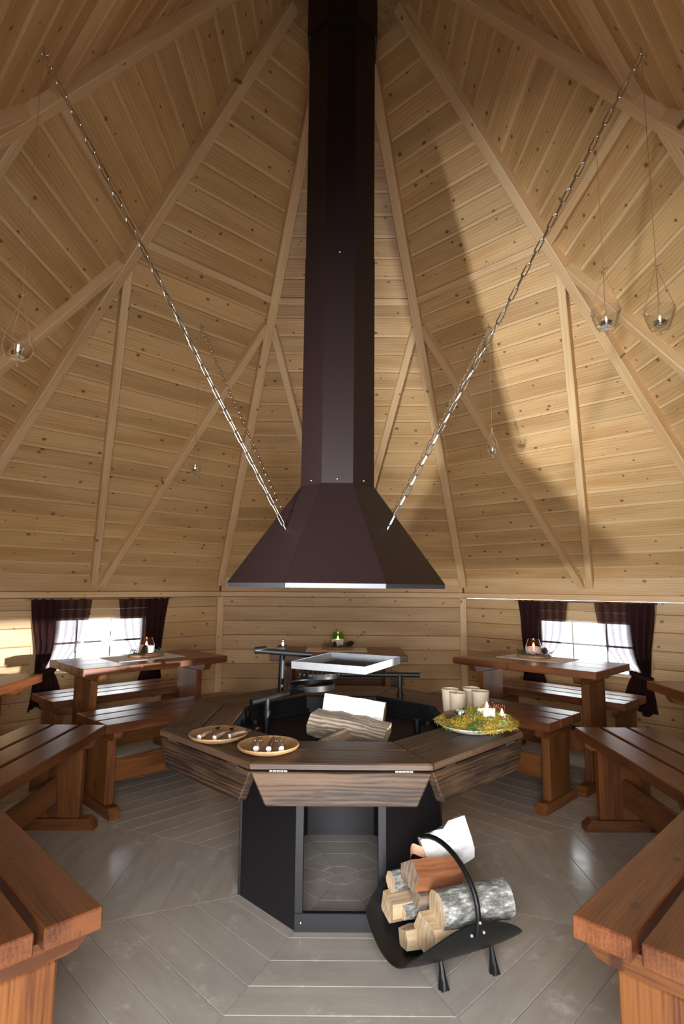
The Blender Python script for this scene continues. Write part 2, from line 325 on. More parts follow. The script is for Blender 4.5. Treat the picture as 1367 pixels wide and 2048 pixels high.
def plank_mesh(y0, y1, hw, th, mat, lo=0.003, lod=0.003, hi=0.003, hid=0.003, x0=None, x1=None):
    """plank, face at z=0 (towards +z), centred on its own middle; hw(y) gives its half length, edges chamfered"""
    ym = (y0+y1)/2
    sec = [(y0, -th), (y0, -lod), (y0+lo, 0), (y1-hi, 0), (y1, -hid), (y1, -th)]
    A = [((-hw(y) if x0 is None else x0), y-ym, z) for y, z in sec]; B = [((hw(y) if x1 is None else x1), y-ym, z) for y, z in sec]
    if x0 is not None:
        xm = (x0+x1)/2; A = [(a-xm, b, c) for a, b, c in A]; B = [(a-xm, b, c) for a, b, c in B]
    n = 6; mb = MB().add(A+B, [tuple(range(n)), tuple(range(2*n-1, n-1, -1))]+[(i, n+i, n+(i+1) % n, (i+1) % n) for i in range(n)])
    return mb.mesh('plank', mat)
PINE_T = wood('pine_tongue', (0.68, 0.47, 0.25), (0.54, 0.34, 0.15), (0.16, 0.07, 0.025), knots=0, vary=0.1)
def tongue_plank(y0, y1, hw, th, mat, mat_t, tw=0.019):
    """roof board with the recessed tongue left showing along its lower edge"""
    ym = (y0+y1)/2
    sec = [(y0, -th), (y0, -.006), (y0+tw, -.0045), (y0+tw+.003, 0), (y1-.002, 0), (y1, -.002), (y1, -th)]
    n = len(sec); A = [(-hw(y), y-ym, z) for y, z in sec]; B = [(hw(y), y-ym, z) for y, z in sec]
    me = MB().add(A+B, [tuple(range(n)), tuple(range(2*n-1, n-1, -1))]+[(i, n+i, n+(i+1) % n, (i+1) % n) for i in range(n)]).mesh('plank', mat)
    me.materials.append(mat_t)
    for p in me.polygons:
        if abs(p.normal.z) > .9 and abs(p.center.y-(y0+tw/2-ym)) < .004 and p.center.z > -th/2: p.material_index = 1
    return me
def azf(az):
    a = radians(az); return Vector((sin(a), cos(a), 0)), Vector((cos(a), -sin(a), 0))
def wallM(az, d): n, t = azf(az); return frame(t, (0, 0, 1), -n, n*d)
def local(az, n_, t_, z): n, t = azf(az); p = n*n_+t*t_; return Vector((p.x, p.y, z))

# ------------------------------------------------------------------ setting: floor
A_ = 2.79
def octo(ap, z): return [(ap/cos(pi/8)*cos(pi/8+k*pi/4), ap/cos(pi/8)*sin(pi/8+k*pi/4), z) for k in range(8)]
mb = MB().add(octo(2.95, -0.004)+octo(2.95, -0.06), [tuple(range(8)), tuple(range(15, 7, -1))]+[(i, i+8, (i+1) % 8+8, (i+1) % 8) for i in range(8)])
floor = place('floor', mb.mesh('floor', JOINT)); tag(floor, 'taupe painted plank floor laid in eight sectors around the grill', kind='structure')
js = [0.0]+[0.078+0.125*k for k in range(22)]
fm = [plank_mesh(a+0.001, b-0.001 if b > 0.1 else b, lambda y: max(0.0005, y*T8-0.0015), 0.0035, FLOORM, 0.0012, 0.0012, 0.0012, 0.0012) for a, b in zip(js[:-1], js[1:])]
for az in range(0, 360, 45):
    n, t = azf(az)
    use = fm
    if az == 180:                                # wide pale joints in the sector before the door
        wide = {.453: .003, .703: .003, .828: .003}
        g = lambda x: next((v_ for k_, v_ in wide.items() if abs(k_-x) < .01), .001)
        use = [plank_mesh(a+g(a), b-g(b) if b > 0.1 else b, lambda y: max(0.0005, y*T8-0.0015), 0.0035, FLOORM, 0.0012, 0.0012, 0.0012, 0.0012) for a, b in zip(js[:-1], js[1:])]
    for (a, b), me in zip(zip(js[:-1], js[1:]), use):
        mid = n*(a+b)/2
        place('plank', me, floor, frame(t, n, (0, 0, 1), mid))

# ------------------------------------------------------------------ setting: walls
WZ = [0.0, .1325, .265, .3975, .53, .6625, .795, .9275, 1.06, 1.150]
names = {0: 'back', 45: 'back_right', 90: 'right', 135: 'front_right', 180: 'front', 225: 'front_left', 270: 'left', 315: 'back_left'}
hwW = A_*T8
pl_full = [plank_mesh(a+.0008, b-.0008, lambda y: hwW-0.01, 0.03, PINE_WALL, 0.006, 0.005, 0.003, 0.003) for a, b in zip(WZ[:-1], WZ[1:])]
pl_top = plank_mesh(1.20, 1.36, lambda y: hwW-0.01, 0.03, PINE_WALL)
pl_l = [plank_mesh(a+.0008, b-.0008, None, 0.03, PINE_WALL, 0.006, 0.005, 0.003, 0.003, -(hwW-.01), -0.47) for a, b in zip(WZ[:-1], WZ[1:])]
walls = {}
for az, nm in names.items():
    M = wallM(az, A_)
    mb = MB(); win = az in (45, 135, 315); door = az == 180
    top = 1.145 if az == 45 else 1.40
    if win:
        mb.box((0, 0.265, -0.05), (2*hwW+.08, .53, .03)); mb.box((0, (1.06+top)/2, -0.05), (2*hwW+.08, top-1.06, .03))
        for s in (-1, 1): mb.box((s*(0.46+hwW+.04)/2, .795, -0.05), (hwW+.04-.46, .53, .03))
        if az == 45: mb.box((0, 1.29, -0.05), (2*hwW+.08, .2, .03))
    elif door:
        for s in (-1, 1): mb.box((s*(0.5+hwW)/2, .70, -0.05), (hwW-.5, 1.4, .03))
    else: mb.box((0, 0.70, -0.05), (2*hwW+.08, 1.40, .03))
    W = place('wall_'+nm, mb.mesh('wall', BACKING), None, M); walls[az] = W
    tag(W, {0: 'pale pine plank wall behind the middle table', 45: 'pale pine plank wall with the right hand window', 315: 'pale pine plank wall with the left hand window'}.get(az, 'pale pine plank wall at the %s' % nm.replace('_', ' ')), kind='structure')
    for k, (a, b) in enumerate(zip(WZ[:-1], WZ[1:])):
        ym = (a+b)/2
        cut = win and 0.53 <= a and b <= 1.061
        if cut or (door):
            xm = (hwW-.01+.47)/2
            place('plank', pl_l[k], W, Tm(-xm, ym, 0)); place('plank', pl_l[k], W, Tm(xm, ym, 0))
        else: place('plank', pl_full[k], W, Tm(0, ym, 0))
    if not door: place('plank', pl_top, W, Tm(0, 1.28, 0))
    if not door: board('top_beam', 2*hwW-0.02, 0.047, 0.045, BEAM, W, Tm(0, 1.1755, 0.0225), 0.004)
    n, t = azf(az+22.5)
    c = n*(A_/cos(pi/8)-0.018)
    board('corner_post', 1.15, 0.062, 0.03, BEAM, W, M.inverted() @ frame((0, 0, 1), t, -n, (c.x, c.y, 0.575)), 0.003)

# ------------------------------------------------------------------ setting: windows
def build_window(nm, az, label):
    M = wallM(az, A_)
    W = place(nm, None, None, M); tag(W, label, kind='structure')
    board('casing', 0.94, 0.07, 0.03, BEAM, W, Tm(0, 1.025, -0.008), .002)
    board('casing', 0.94, 0.055, 0.04, BEAM, W, Tm(0, .5575, -0.008), .002)
    for s in (-1, 1): board('casing', 0.405, 0.05, 0.03, BEAM, W, Tm(s*.445, .7875, -0.01) @ Rz(pi/2), .002)
    for z in (.983, .592): board('sash_rail', 0.84, 0.018, 0.03, WHITE, W, Tm(0, z, -0.035), .002)
    for s in (-1, 1): board('sash_stile', 0.39, 0.018, 0.03, WHITE, W, Tm(s*.411, .7875, -0.035) @ Rz(pi/2), .002)
    for x in (-.135, .135): board('muntin', 0.38, 0.012, 0.022, WHITE, W, Tm(x, .7875, -0.035) @ Rz(pi/2), .002)
    board('muntin', 0.82, 0.014, 0.02, WHITE, W, Tm(0, .800, -0.035), .002)
    for i in (-1, 0, 1):
        for z0, z1 in ((.60, .795), (.805, .976)): board('pane', .262, z1-z0, .003, PANE, W, Tm(i*.27, (z0+z1)/2, -0.035), 0)
    return W
build_window('window_1', 315, 'small six pane window letting daylight in behind left table')
build_window('window_2', 45, 'small six pane window letting daylight in behind right table')

build_window('window_3', 135, 'six pane window beside the door through which low sun enters')

# ------------------------------------------------------------------ setting: ceiling
RC, RM = 4.94, 1.2935
PH = math.atan(RM)
def roofM(az, nn):
    n, t = azf(az); ups = -n*cos(PH)+Vector((0, 0, sin(PH))); p = n*nn; return frame(t, ups, t.cross(ups), (p.x, p.y, RC-RM*nn))
mb = MB()
o1 = octo(2.95, 0); o2 = octo(0.30, 0)
off = 0.06
v = [(x, y, RC-RM*2.95+off/cos(PH)) for x, y, _ in o1]+[(x, y, RC-RM*.30+off/cos(PH)) for x, y, _ in o2]
v += [(x, y, z+.03) for x, y, z in v]
fs = []
for i in range(8):
    j = (i+1) % 8
    fs += [(i, j, 8+j, 8+i), (16+i, 24+i, 24+j, 16+j), (i, 16+i, 16+j, j), (8+i, 8+j, 24+j, 24+i)]
mb.add(v, fs)
ceil = place('ceiling', mb.mesh('ceiling', BACKING)); tag(ceil, 'steep eight sided pine board ceiling rising to the chimney', kind='structure')
dn = 0.0828
nj = [0.333+dn*k for k in range(31)]
sl = cos(PH)
rmesh = []
for a, b in zip(nj[:-1], nj[1:]):
    nm_ = (a+b)/2; h = dn/sl/2
    rmesh.append((nm_, tongue_plank(-h+.0008, h-.0008, (lambda c: (lambda y: (c-y*sl)*T8-0.002))(nm_), 0.03, PINE, PINE_T)))
for az in (0, 45, 90, 135, 225, 270, 315):
    for nm_, me in rmesh: place('plank', me, ceil, roofM(az, nm_))
for k in range(8):
    az = 22.5+45*k; n, t = azf(az)
    def hp(r, up=0.0): p = n*r; return Vector((p.x, p.y, 4.83-1.195*r+up))
    p, q = hp(3.0), hp(0.30); d = (q-p).normalized(); nr = t.cross(d)     # towards the room
    if nr.z > 0: nr = -nr
    c = (p+q)/2-nr*0.05
    board('rafter', (q-p).length, 0.066, 0.10, BEAM, ceil, frame(d, nr.cross(d), nr, c), 0.004)
for az in (0, 45, 90, 135, 225, 270, 315):
    M = roofM(az, 1.25); board('purlin', 2*1.25*T8-.05, 0.048, 0.06, BEAM, ceil, M @ Tm(0, 0, 0.012), 0.003)
    for s in (-1, 1):
        top = Vector((s*(1.36*T8-0.035), (1.25-1.36)/sl, 0.018)); bot = Vector((s*0.028, (1.25-2.84)/sl, 0.018))
        Mb, Lb = along(bot, top, (0, 0, 1)); board('brace', Lb, 0.052, 0.075, BEAM, ceil, M @ Mb, 0.003)
mb = MB(); n8 = octo(0.43, 0)
ring = [(x, y, 4.475) for x, y, _ in octo(0.45, 0)]+[(x, y, 4.475) for x, y, _ in octo(0.185, 0)]
ring += [(x, y, z+.02) for x, y, z in ring]
mb.add(ring, [f for i in range(8) for f in ((i, 8+i, 8+(i+1) % 8, (i+1) % 8), (16+i, 16+(i+1) % 8, 24+(i+1) % 8, 24+i), (8+i, 24+i, 24+(i+1) % 8, 8+(i+1) % 8))])
place('top_plate', mb.mesh('top_plate', OSB), ceil)

# ------------------------------------------------------------------ furniture
def batten_mesh(l, h, wd, mat):                 # bar along x with rounded lower ends
    r = h*0.95; poly = [(-l/2, 0), (-l/2, -h*.25)]+[(-l/2+r-r*cos(a), -h+(h*.75)*(1-sin(a)) ) for a in (pi/6, pi/3, pi/2)]
    poly += [(-x, y) for x, y in reversed(poly)]
    return MB().prism(poly, -wd/2, wd/2, Rx(pi/2)).mesh('batten', mat)
def foot_mesh(l, h, wd, mat):
    c = h*.55; poly = [(-l/2, 0), (l/2, 0), (l/2, h-c), (l/2-c, h), (-l/2+c, h), (-l/2, h-c)]
    return MB().prism(poly, -wd/2, wd/2, Rx(pi/2)).mesh('foot', mat)
def trestle(root, leg_t, topz, thick, legw, foot_l, batten_l, st_z, st_h):
    bt = batten_mesh(batten_l, 0.05, 0.05, STAIN2); ft = foot_mesh(foot_l, 0.055, 0.062, STAIN2)
    zt = topz-thick
    for s in (-1, 1):
        M = frame((0, 1, 0), (-1, 0, 0), (0, 0, 1), (s*leg_t, 0, 0))
        place('foot', ft, root, M)
        lh = zt-0.05-0.055
        board('leg', lh, legw, 0.05, STAIN2, root, frame((0, 0, 1), (0, 1, 0), (-1, 0, 0), (s*leg_t, 0, 0.055+lh/2)), 0.006)
        place('crossbar', bt, root, frame((0, 1, 0), (-1, 0, 0), (0, 0, 1), (s*leg_t, 0, zt)))
    board('stretcher', 2*leg_t-0.05, 0.032, st_h, STAIN2, root, Tm(0, 0, st_z), 0.004)
# local frame: x along the wall (t), y outwards (n), origin on the floor
def make_bench(label, M):
    r = thing('bench', label, 'bench', M, 'slatted trestle benches around the hut')
    for k in (-1, 0, 1): board('seat_plank', 1.03, 0.129, 0.05, STAIN, r, Tm(0, k*.149, .475), 0.0035)
    trestle(r, 0.445, .50, .05, .27, .43, .40, .195, .13)
    return r
def make_table(label, M):
    r = thing('table', label, 'table', M, 'plank trestle tables along the walls')
    for k in (-1, 0, 1): board('top_plank', 1.02, 0.192, 0.046, STAIN, r, Tm(0, k*.194, .727), 0.004)
    trestle(r, 0.375, .75, .046, .27, .52, .50, .26, .13)
    return r
def put(az, nn, tt, rot=0.0):
    p = local(az, nn, tt, 0); n, t = azf(az); return frame(t, n, (0, 0, 1), p) @ Rz(rot)
BENCH = [(315, 1.475, -.01, 'slatted brown bench in front of the table below the left window'),
         (45, 1.475, -.137, 'slatted brown bench in front of the table below the right window'),
         (270, 1.487, .02, 'middle bench on the left side, its end meeting the window bench'),
         (90, 1.485, -.04, 'middle bench on the right side, angled towards the bottom right corner'),
         (225, 1.475, .045, 'nearest bench in the bottom left corner with worn plank ends'),
         (135, 1.472, -.012, 'nearest bench in the bottom right corner with a scratched plank end'),
         (315, 2.33, 0.0, 'sunlit pale bench between the left window table and the wall'),
         (45, 2.36, -.04, 'dark bench under the right window behind its table'),
         (0, 2.36, 0.0, 'bench against the back wall behind the middle table')]
b0 = None
for az, nn, tt, lab in BENCH:
    M = put(az, nn, tt)
    if b0 is None: b0 = make_bench(lab, M)
    else:
        o = copy_tree(b0); o.matrix_basis = M; o['label'] = lab
t0 = None
for az, nn, tt, lab in [(315, 1.965, 0.0, 'brown plank table below the left curtained window'), (45, 1.965, -.025, 'brown plank table below the right curtained window'),
                        (0, 1.92, -.02, 'plank table against the back wall with a green candle jar'), (270, 1.98, .13, 'table end cut off by the left edge of the picture'),
                        (90, 1.96, -.03, 'table end cut off by the right edge of the picture')]:
    M = put(az, nn, tt)
    if t0 is None: t0 = make_table(lab, M)
    else:
        o = copy_tree(t0); o.matrix_basis = M; o['label'] = lab

# ------------------------------------------------------------------ grill table
G = thing('fire_table', 'octagonal grill table with charred plank top and black steel base', 'grill table')
AB = 0.41
pm = MB().box((0, 0.31, -0.002), (2*AB*T8-.002, .62, .004)).mesh('panel', PANEL)
for az in range(0, 360, 45):
    if az not in (90, 180, 270): place('side_panel', pm, G, wallM(az, AB) @ Ry(pi) @ Tm(0, 0, 0))
Mf = wallM(180, AB)
for az in (90, 180, 270):
    for s in (-1, 1): board('stile', .555, .032, .02, PANEL, G, wallM(az, AB) @ Tm(s*(AB*T8-.016), .342, 0) @ Rz(pi/2), .002)
    board('bottom_rail', 2*AB*T8, .064, .02, PANEL, G, wallM(az, AB) @ Tm(0, .032, 0), .002)
place('rivet', MB().ball((0, 0, 0), (.006, .006, .003), 10, 6).mesh('rivet', CHROME, 40), G, Mf @ Tm(AB*T8-.025, .032, -.011))
c8 = 1/cos(pi/8)
prof = [(.455*c8, .654), (.450*c8, .676), (.446*c8, .672), (.440*c8, .603), (.30*c8, .592), (0, .588), (0, .57), (.43*c8, .585), (.452*c8, .66)]
pan = place('fire_pan', MB().lathe(prof+[prof[0]], 8, phase=pi/8).mesh('pan', PAN), G)
# slotted upright tabs round the inside of the pan
tabm = MB().box((0, 0, 0), (.012, .006, .03)).mesh('tab', PAN)
for az in range(0, 360, 45):
    for tt in (-.11, .0, .11):
        p = local(az, .4405, tt, .655); n, t = azf(az); place('tab', tabm, G, frame(t, n, (0, 0, 1), p))
dk_i = plank_mesh(.456, .571, lambda y: y*T8-.003, .020, DECK, .004, .004, .004, .004)
dk_o = plank_mesh(.577, .727, lambda y: y*T8-.003, .020, DECK, .004, .004, .005, .005)
fl_poly = [(-.297, 0), (-.247, -.104), (.247, -.104), (.297, 0)]
bm = bmesh.new(); me = MB().prism(fl_poly, -.034, 0).mesh('flap', FLAP); bm.from_mesh(me)
bmesh.ops.bevel(bm, geom=list(bm.edges), offset=.004, segments=1, affect='EDGES'); bm.to_mesh(me); bm.free(); fl_me = me
hm = MB()
for k in range(5): hm.tube([(-.03+k*.012, 0, 0), (-.02+k*.012, 0, 0)], .0045, 8)
hm = hm.mesh('hinge', CHROME, 40)
for az in range(0, 360, 45):
    n, t = azf(az); M = frame(t, n, (0, 0, 1))
    place('deck_plank', dk_i, G, M @ Tm(0, (.456+.571)/2, .678)); place('deck_plank', dk_o, G, M @ Tm(0, (.577+.727)/2, .678))
    Mflap = frame(-t, (0, 0, 1), n, n*.722+Vector((0, 0, .648))) @ Rx(radians(-3))
    f = place('flap', fl_me, G, Mflap)
    for s in (-1, 1): place('hinge', hm, f, Tm(s*.205, .004, .002))
# arms in the pan -------------------------------------------------------
def cyl(mb, p, q, r, n=12): return mb.tube([p, q], r, n)
# grate
gr = thing('grill_grate', 'square galvanised grilling tray on a crank post above the fire', 'grill grate', Tm(-.326, .436, .60))
pb = MB(); cyl(pb, (0, 0, 0), (0.01, 0, .33), .016); place('post', pb.mesh('post', IRON, 40), gr)
pb = MB(); pb.tube([(.01, 0, .32), (.01, 0, .345), (.01, 0, .365)], [.008, .008, .004], 8); pb.ball((.01, 0, .362), .009); place('pin', pb.mesh('pin', CHROME, 40), gr)
pb = MB()
for k in range(8): pb.tube([(.0185+.003*k/8, -.006, .17+k*.012), (.0185+.003*k/8, .006, .17+k*.012)], .004, 6)
place('rack_teeth', pb.mesh('teeth', IRON, 40), gr)
pb = MB(); cyl(pb, (-.115, -.17, .328), (.17, -.10, .300), .0135); cyl(pb, (-.115, -.17, .328), (-.06, -.145, .331), .018); pb.box((.01, -.045, .322), (.045, .13, .03)); place('arm', pb.mesh('arm', IRON, 40), gr)
tray = Tm(.350, -.266, .285) @ Ry(radians(-1.2)) @ Rx(radians(.8)) @ Rz(radians(-31))
TL, TW, TH = .40, .36, .034
pb = MB()
for s in (-1, 1):
    pb.box((0, s*TW/2, 0), (TL, .003, TH)); pb.box((s*TL/2, 0, 0), (.003, TW, TH))
    pb.box((0, s*(TW/2-.025), -TH/2+.002), (TL, .05, .003)); pb.box((s*(TL/2-.03), 0, -TH/2+.002), (.06, TW, .003))
place('tray', pb.mesh('tray', GALV), gr, tray)
pb = MB()
for k in range(12): x = -TL/2+.06+k*(TL-.12)/11; pb.box((x, 0, -TH/2+.004), (.009, TW-.1, .004))
for k in range(12): y = -TW/2+.05+k*(TW-.1)/11; pb.box((0, y, -TH/2+.004), (TL-.12, .009, .004))
tag(place('mesh', pb.mesh('mesh', IRON), gr, tray), 'dark mesh bottom of the tray', kind='stuff')
# round irons
def round_iron(kind, label, base, arm0, arm1, pan_c, r):
    o = thing('griddle_arm', label, 'griddle', Tm(*base))
    b = Vector(base); A0 = Vector(arm0)-b; A1 = Vector(arm1)-b; C = Vector(pan_c)-b
    zt = A0.z+(A1.z-A0.z)*.35
    q = MB(); cyl(q, (0, 0, 0), (0, 0, .10), .017); cyl(q, (0, 0, .10), (0, 0, (arm0[2]+arm1[2])/2-b.z), .0125); place('post', q.mesh('post', IRON, 40), o)
    q = MB(); cyl(q, A0, A1, .0135, 14); place('arm', q.mesh('arm', IRON, 40), o)
    q = MB(); q.ball(A1, .009); place('screw', q.mesh('screw', CHROME, 40), o)
    q = MB(); q.lathe([(r, -.013), (r, .013), (r-.006, .013), (r-.006, -.013), (r, -.013)], 32, Tm(*C)); place('rim', q.mesh('rim', IRON, 40), o)
    q = MB()
    if kind == 'holes':
        for i in range(-4, 5):
            for vert in (0, 1):
                d = i*r/4.5; hl = sqrt(max(0, r*r-d*d))
                q.box((C.x+(d if vert else 0), C.y+(0 if vert else d), C.z+.006), ((.012 if vert else 2*hl), (2*hl if vert else .012), .01))
        place('lattice', q.mesh('lattice', IRON), o)
    else:
        d = (A1-A0); d.z = 0; d.normalize()
        cyl(q, C-d*r, C+d*r, .006, 8); cyl(q, C-d*r+Vector((0, 0, -.004)), A1+Vector((0, 0, -.004)), .007, 8)
        place('divider', q.mesh('divider', IRON, 40), o)
    return o
round_iron('holes', 'round cast iron griddle with holes on the right hand swing arm', (.308, .42, .60), (.415, .44, .787), (.005, .435, .789), (-.115, .43, .791), .112)
round_iron('open', 'lower round open iron ring pan on the left hand swing arm', (-.336, -.02, .598), (-.40, -.075, .742), (-.195, .15, .757), (-.150, .275, .757), .117)
sk = place('arm_socket', MB().lathe([(.016, 0), (.016, .055), (.011, .055), (.011, .01), (0, .01)], 16).mesh('socket', IRON, 40), G, Tm(.343, .011, .60))

# ------------------------------------------------------------------ chimney and hood
HD = thing('chimney_hood', 'tall dark brown octagonal chimney flue with flared smoke hood', 'chimney', Tm(-.0275, 0, 1.245) @ Ry(radians(.2)))
z0, z1, a0, a1 = .018, .465, .470, .168
for az in range(0, 360, 45):
    n, t = azf(az)
    b0_, b1_ = n*a0+Vector((0, 0, z0)), n*a1+Vector((0, 0, z1)); up = (b1_-b0_); L_ = up.length; up.normalize(); nr = t.cross(up)
    poly = [(-a0*T8, 0), (a0*T8, 0), (a1*T8, L_), (-a1*T8, L_)]
    place('hood_panel', MB().prism(poly, -.002, .001).mesh('hood_panel', HOOD), HD, frame(t, up, nr, b0_))
    place('edge_strip', MB().box((0, 0, 0), (2*a0*T8-.002, .018, .004)).mesh('edge_strip', STRIP), HD, frame(t, (0, 0, 1), -n, n*(a0-.001)+Vector((0, 0, .009))))
def pipe(ap, za, zb): return MB().lathe([(ap*c8, za), (ap*c8, zb), (ap*c8-.004, zb), (ap*c8-.004, za), (ap*c8, za)], 8, phase=pi/8).mesh('pipe', HOOD)
place('flue_section', pipe(.170, .455, 1.60), HD); place('flue_section', pipe(.1675, 1.58, 2.86), HD); place('flue_collar', pipe(.180, 2.83, 3.6), HD)
sm = MB().ball((0, 0, 0), (.006, .006, .004), 10, 6).mesh('screw', CHROME, 40)
for az in (135, 180, 225): place('screw', sm, HD, wallM(az, .171) @ Tm(0, .485, 0))
place('screw', sm, HD, wallM(180, .1705) @ Tm(0, 1.575, 0))

# chains
def link_mesh():
    pts = []; L_, W_ = .056-.015, .0075
    for k in range(7): a = -pi/2+pi*k/6; pts.append((L_/2+W_*cos(a), W_*sin(a), 0))
    for k in range(7): a = pi/2+pi*k/6; pts.append((-L_/2+W_*cos(a), W_*sin(a), 0))
    return MB().tube(pts, .0027, 6, closed=True, up=(0, 0, 1)).mesh('link', CHROME, 60)
LINK = link_mesh()
def hook_mesh():
    return MB().tube([(0, 0, .04), (0, 0, 0), (.008, 0, -.012), (.018, 0, -.008), (.019, 0, .004)], .003, 8).mesh('hook', CHROME, 60)
HOOK = hook_mesh()
chain_top = {}
for az, nn, tt, lab in ((225, 1.385, .135, 'bright steel chain from ceiling hook at upper left to hood front'), (135, 1.360, -.138, 'bright steel chain from ceiling hook at upper right to hood front'),
                        (315, 1.455, .055, 'thin dark chain running behind the hood to the left ceiling panel'), (45, 1.455, -.037, 'thin dark chain running behind the hood to the right ceiling panel')):
    top = local(az, nn, tt, RC-RM*nn-.03); bot = local(az, .325, tt*0, 1.515)+Vector((-.0275, 0, 0))
    chain_top[az] = (top, bot)
    c = thing('chain', lab, 'chain', Tm(*top), 'hood support chains')
    place('hook', HOOK, c, Tm(0, 0, .004))
    M, L_ = along(top, bot, (0, 1, .3)); nl = int(L_/.048); pit = L_/nl
    d = (bot-top).normalized()
    for k in range(nl):
        p = d*(pit*(k+.5)); Mk = M.copy(); Mk.translation = p
        place('link', LINK, c, Mk @ Rx(pi/2*(k % 2)+.4))
    place('eye_bolt', MB().tube([(0, 0, 0), tuple(d*.03)], .005, 8).mesh('bolt', CHROME, 60), c, Tm(*(bot-top)))

# ------------------------------------------------------------------ candles and lanterns
def flame_mesh(h=.02, r=.004): return MB().lathe([(0, 0), (r, h*.3), (r*.7, h*.6), (0, h)], 8).mesh('flame', FLAME, 60)
FL_S = flame_mesh(.018, .0045); FL_M = flame_mesh(.026, .006)
def tealight(parent, M):
    t = place('tealight', MB().lathe([(0, 0), (.020, 0), (.020, .016), (.0185, .016), (.0185, .012), (0, .012)], 18).mesh('tealight', TIN, 40), parent, M)
    place('flame', FL_S, t, Tm(0, 0, .014)); return t
def lantern(label, top, bottom_z, scale=1.0, cord_top=None):
    r0, r1, h = .034*scale, .048*scale, .072*scale
    o = thing('hanging_lantern', label, 'lantern', Tm(top.x, top.y, bottom_z), 'glass lanterns hung from the ceiling')
    place('glass_cup', MB().lathe([(0, .004), (r0*.8, .002), (r0, .008), (r1*.93, h*.55), (r1, h), (r1-.002, h), (r1*.93-.002, h*.55), (r0-.003, .012), (0, .008)], 24).mesh('cup', GLASS, 40), o)
    tealight(o, Tm(0, 0, .009))
    q = MB(); kz = h+.15*scale
    for k in range(4):
        a = pi/4+k*pi/2+.3; b = a+pi/4
        P = [Vector((r1*1.03*cos(a), r1*1.03*sin(a), h*.85)), Vector((r1*.99*cos(b), r1*.99*sin(b), h*.45)), Vector((r1*1.03*cos(a+pi/2), r1*1.03*sin(a+pi/2), h*.85))]
        q.tube([(0, 0, kz), P[0]], .0013, 5); q.tube([P[0], P[1], P[2]], .0013, 5); q.tube([P[1], (r0*1.03*cos(b), r0*1.03*sin(b), .004), (0, 0, -.006)], .0013, 5)
    for k in range(3): q.tube([(0, 0, -.006), (.006*cos(k*2.1), .006*sin(k*2.1), -.024)], .0015, 5)
    place('twine_net', q.mesh('net', TWINE, 60), o)
    q = MB(); q.tube([(0, 0, kz), (0, 0, top.z-bottom_z)], .0011, 5); q.ball((0, 0, kz), .005); q.tube([(0, 0, kz), (.02, .004, kz+.014)], .002, 5); q.tube([(0, 0, kz), (-.012, 0, kz+.012)], .0015, 5)
    place('cord', q.mesh('cord', TWINE, 60), o)
    return o
lantern('clear glass lantern in twine at the far left edge under the ceiling', chain_top[225][0], 1.985)
lantern('clear glass lantern in twine at the far right edge under the ceiling', chain_top[135][0], 2.115)
lantern('small far glass lantern hanging before the left ceiling panel', chain_top[315][0], 2.0, .8)
lantern('small far glass lantern hanging right of the flue beside its chain', chain_top[45][0], 2.135, .8)
tp, bt = chain_top[135]; lantern('glass lantern in twine hung on the bright right hand chain', tp+(bt-tp)*.155, 2.16)

def jar(label, pos, glassm, waxm):
    o = thing('candle_jar', label, 'candle', Tm(*pos) @ Matrix.Scale(1.22, 4), 'burning jar candles on the tables')
    place('glass', MB().lathe([(.046, .001), (.046, .006), (.0455, .050)], 24).mesh('jar', GLASS, 60), o)
    place('glass_neck', MB().lathe([(.0455, .050), (.030, .092)], 24).mesh('neck', glassm, 60), o)
    wx = place('wax', MB().lathe([(0, .005), (.041, .006), (.0415, .044), (.036, .046), (0, .043)], 24).mesh('wax', waxm, 40), o)
    place('flame', FL_M, wx, Tm(0, 0, .044)); return o
def cone_mesh():
    q = MB()
    for k in range(64):
        u = (k+.5)/64; a = k*2.4; z = .004+.042*u; r = .020*sqrt(max(0.05, 1-(u*1.02-.25)**2*1.55)); 
        d = Vector((cos(a), sin(a), 0)); s_ = Vector((-sin(a), cos(a), 0)); up = Vector((0, 0, 1)); c = d*r*.45+up*z
        tip = d*r*1.05+up*(z+.006); wq = .0065
        q.add([c-s_*wq*.5, c+s_*wq*.5, tip+s_*wq*.6, tip+d*.002, tip-s_*wq*.6, c+up*.004], [(0, 1, 2, 3, 4), (0, 4, 5), (1, 5, 2), (5, 4, 3), (5, 3, 2)])
    q.lathe([(0, .0), (.009, .004), (.011, .02), (.006, .04), (0, .046)], 10)
    return q.mesh('cone', CONE, clean=False)
CONEM = cone_mesh()
def fir_mesh(rad, n, seed, hole=.048):
    rg = random.Random(seed); q = MB()
    for k in range(n):
        a = rg.random()*2*pi; r = hole+(rad-hole)*sqrt(rg.random()); p = Vector((r*cos(a), r*sin(a)*.75, rg.random()*.016+.004))
        d = Vector((rg.uniform(-1, 1), rg.uniform(-1, 1), rg.uniform(-.2, .55))).normalized(); L_ = rg.uniform(.03, .05)
        q.tube([p, p+d*L_], .0012, 3)
        for j in range(14):
            u = j/14; b = p+d*L_*u; e = Vector((rg.uniform(-1, 1), rg.uniform(-1, 1), rg.uniform(-.6, 1))).normalized(); e = (e+d*.8).normalized()
            s_ = e.cross(Vector((.3, .2, 1))).normalized()*.0011
            q.add([b-s_, b+s_, b+e*.014], [(0, 1, 2)])
    return q.mesh('fir', FIR, clean=False)
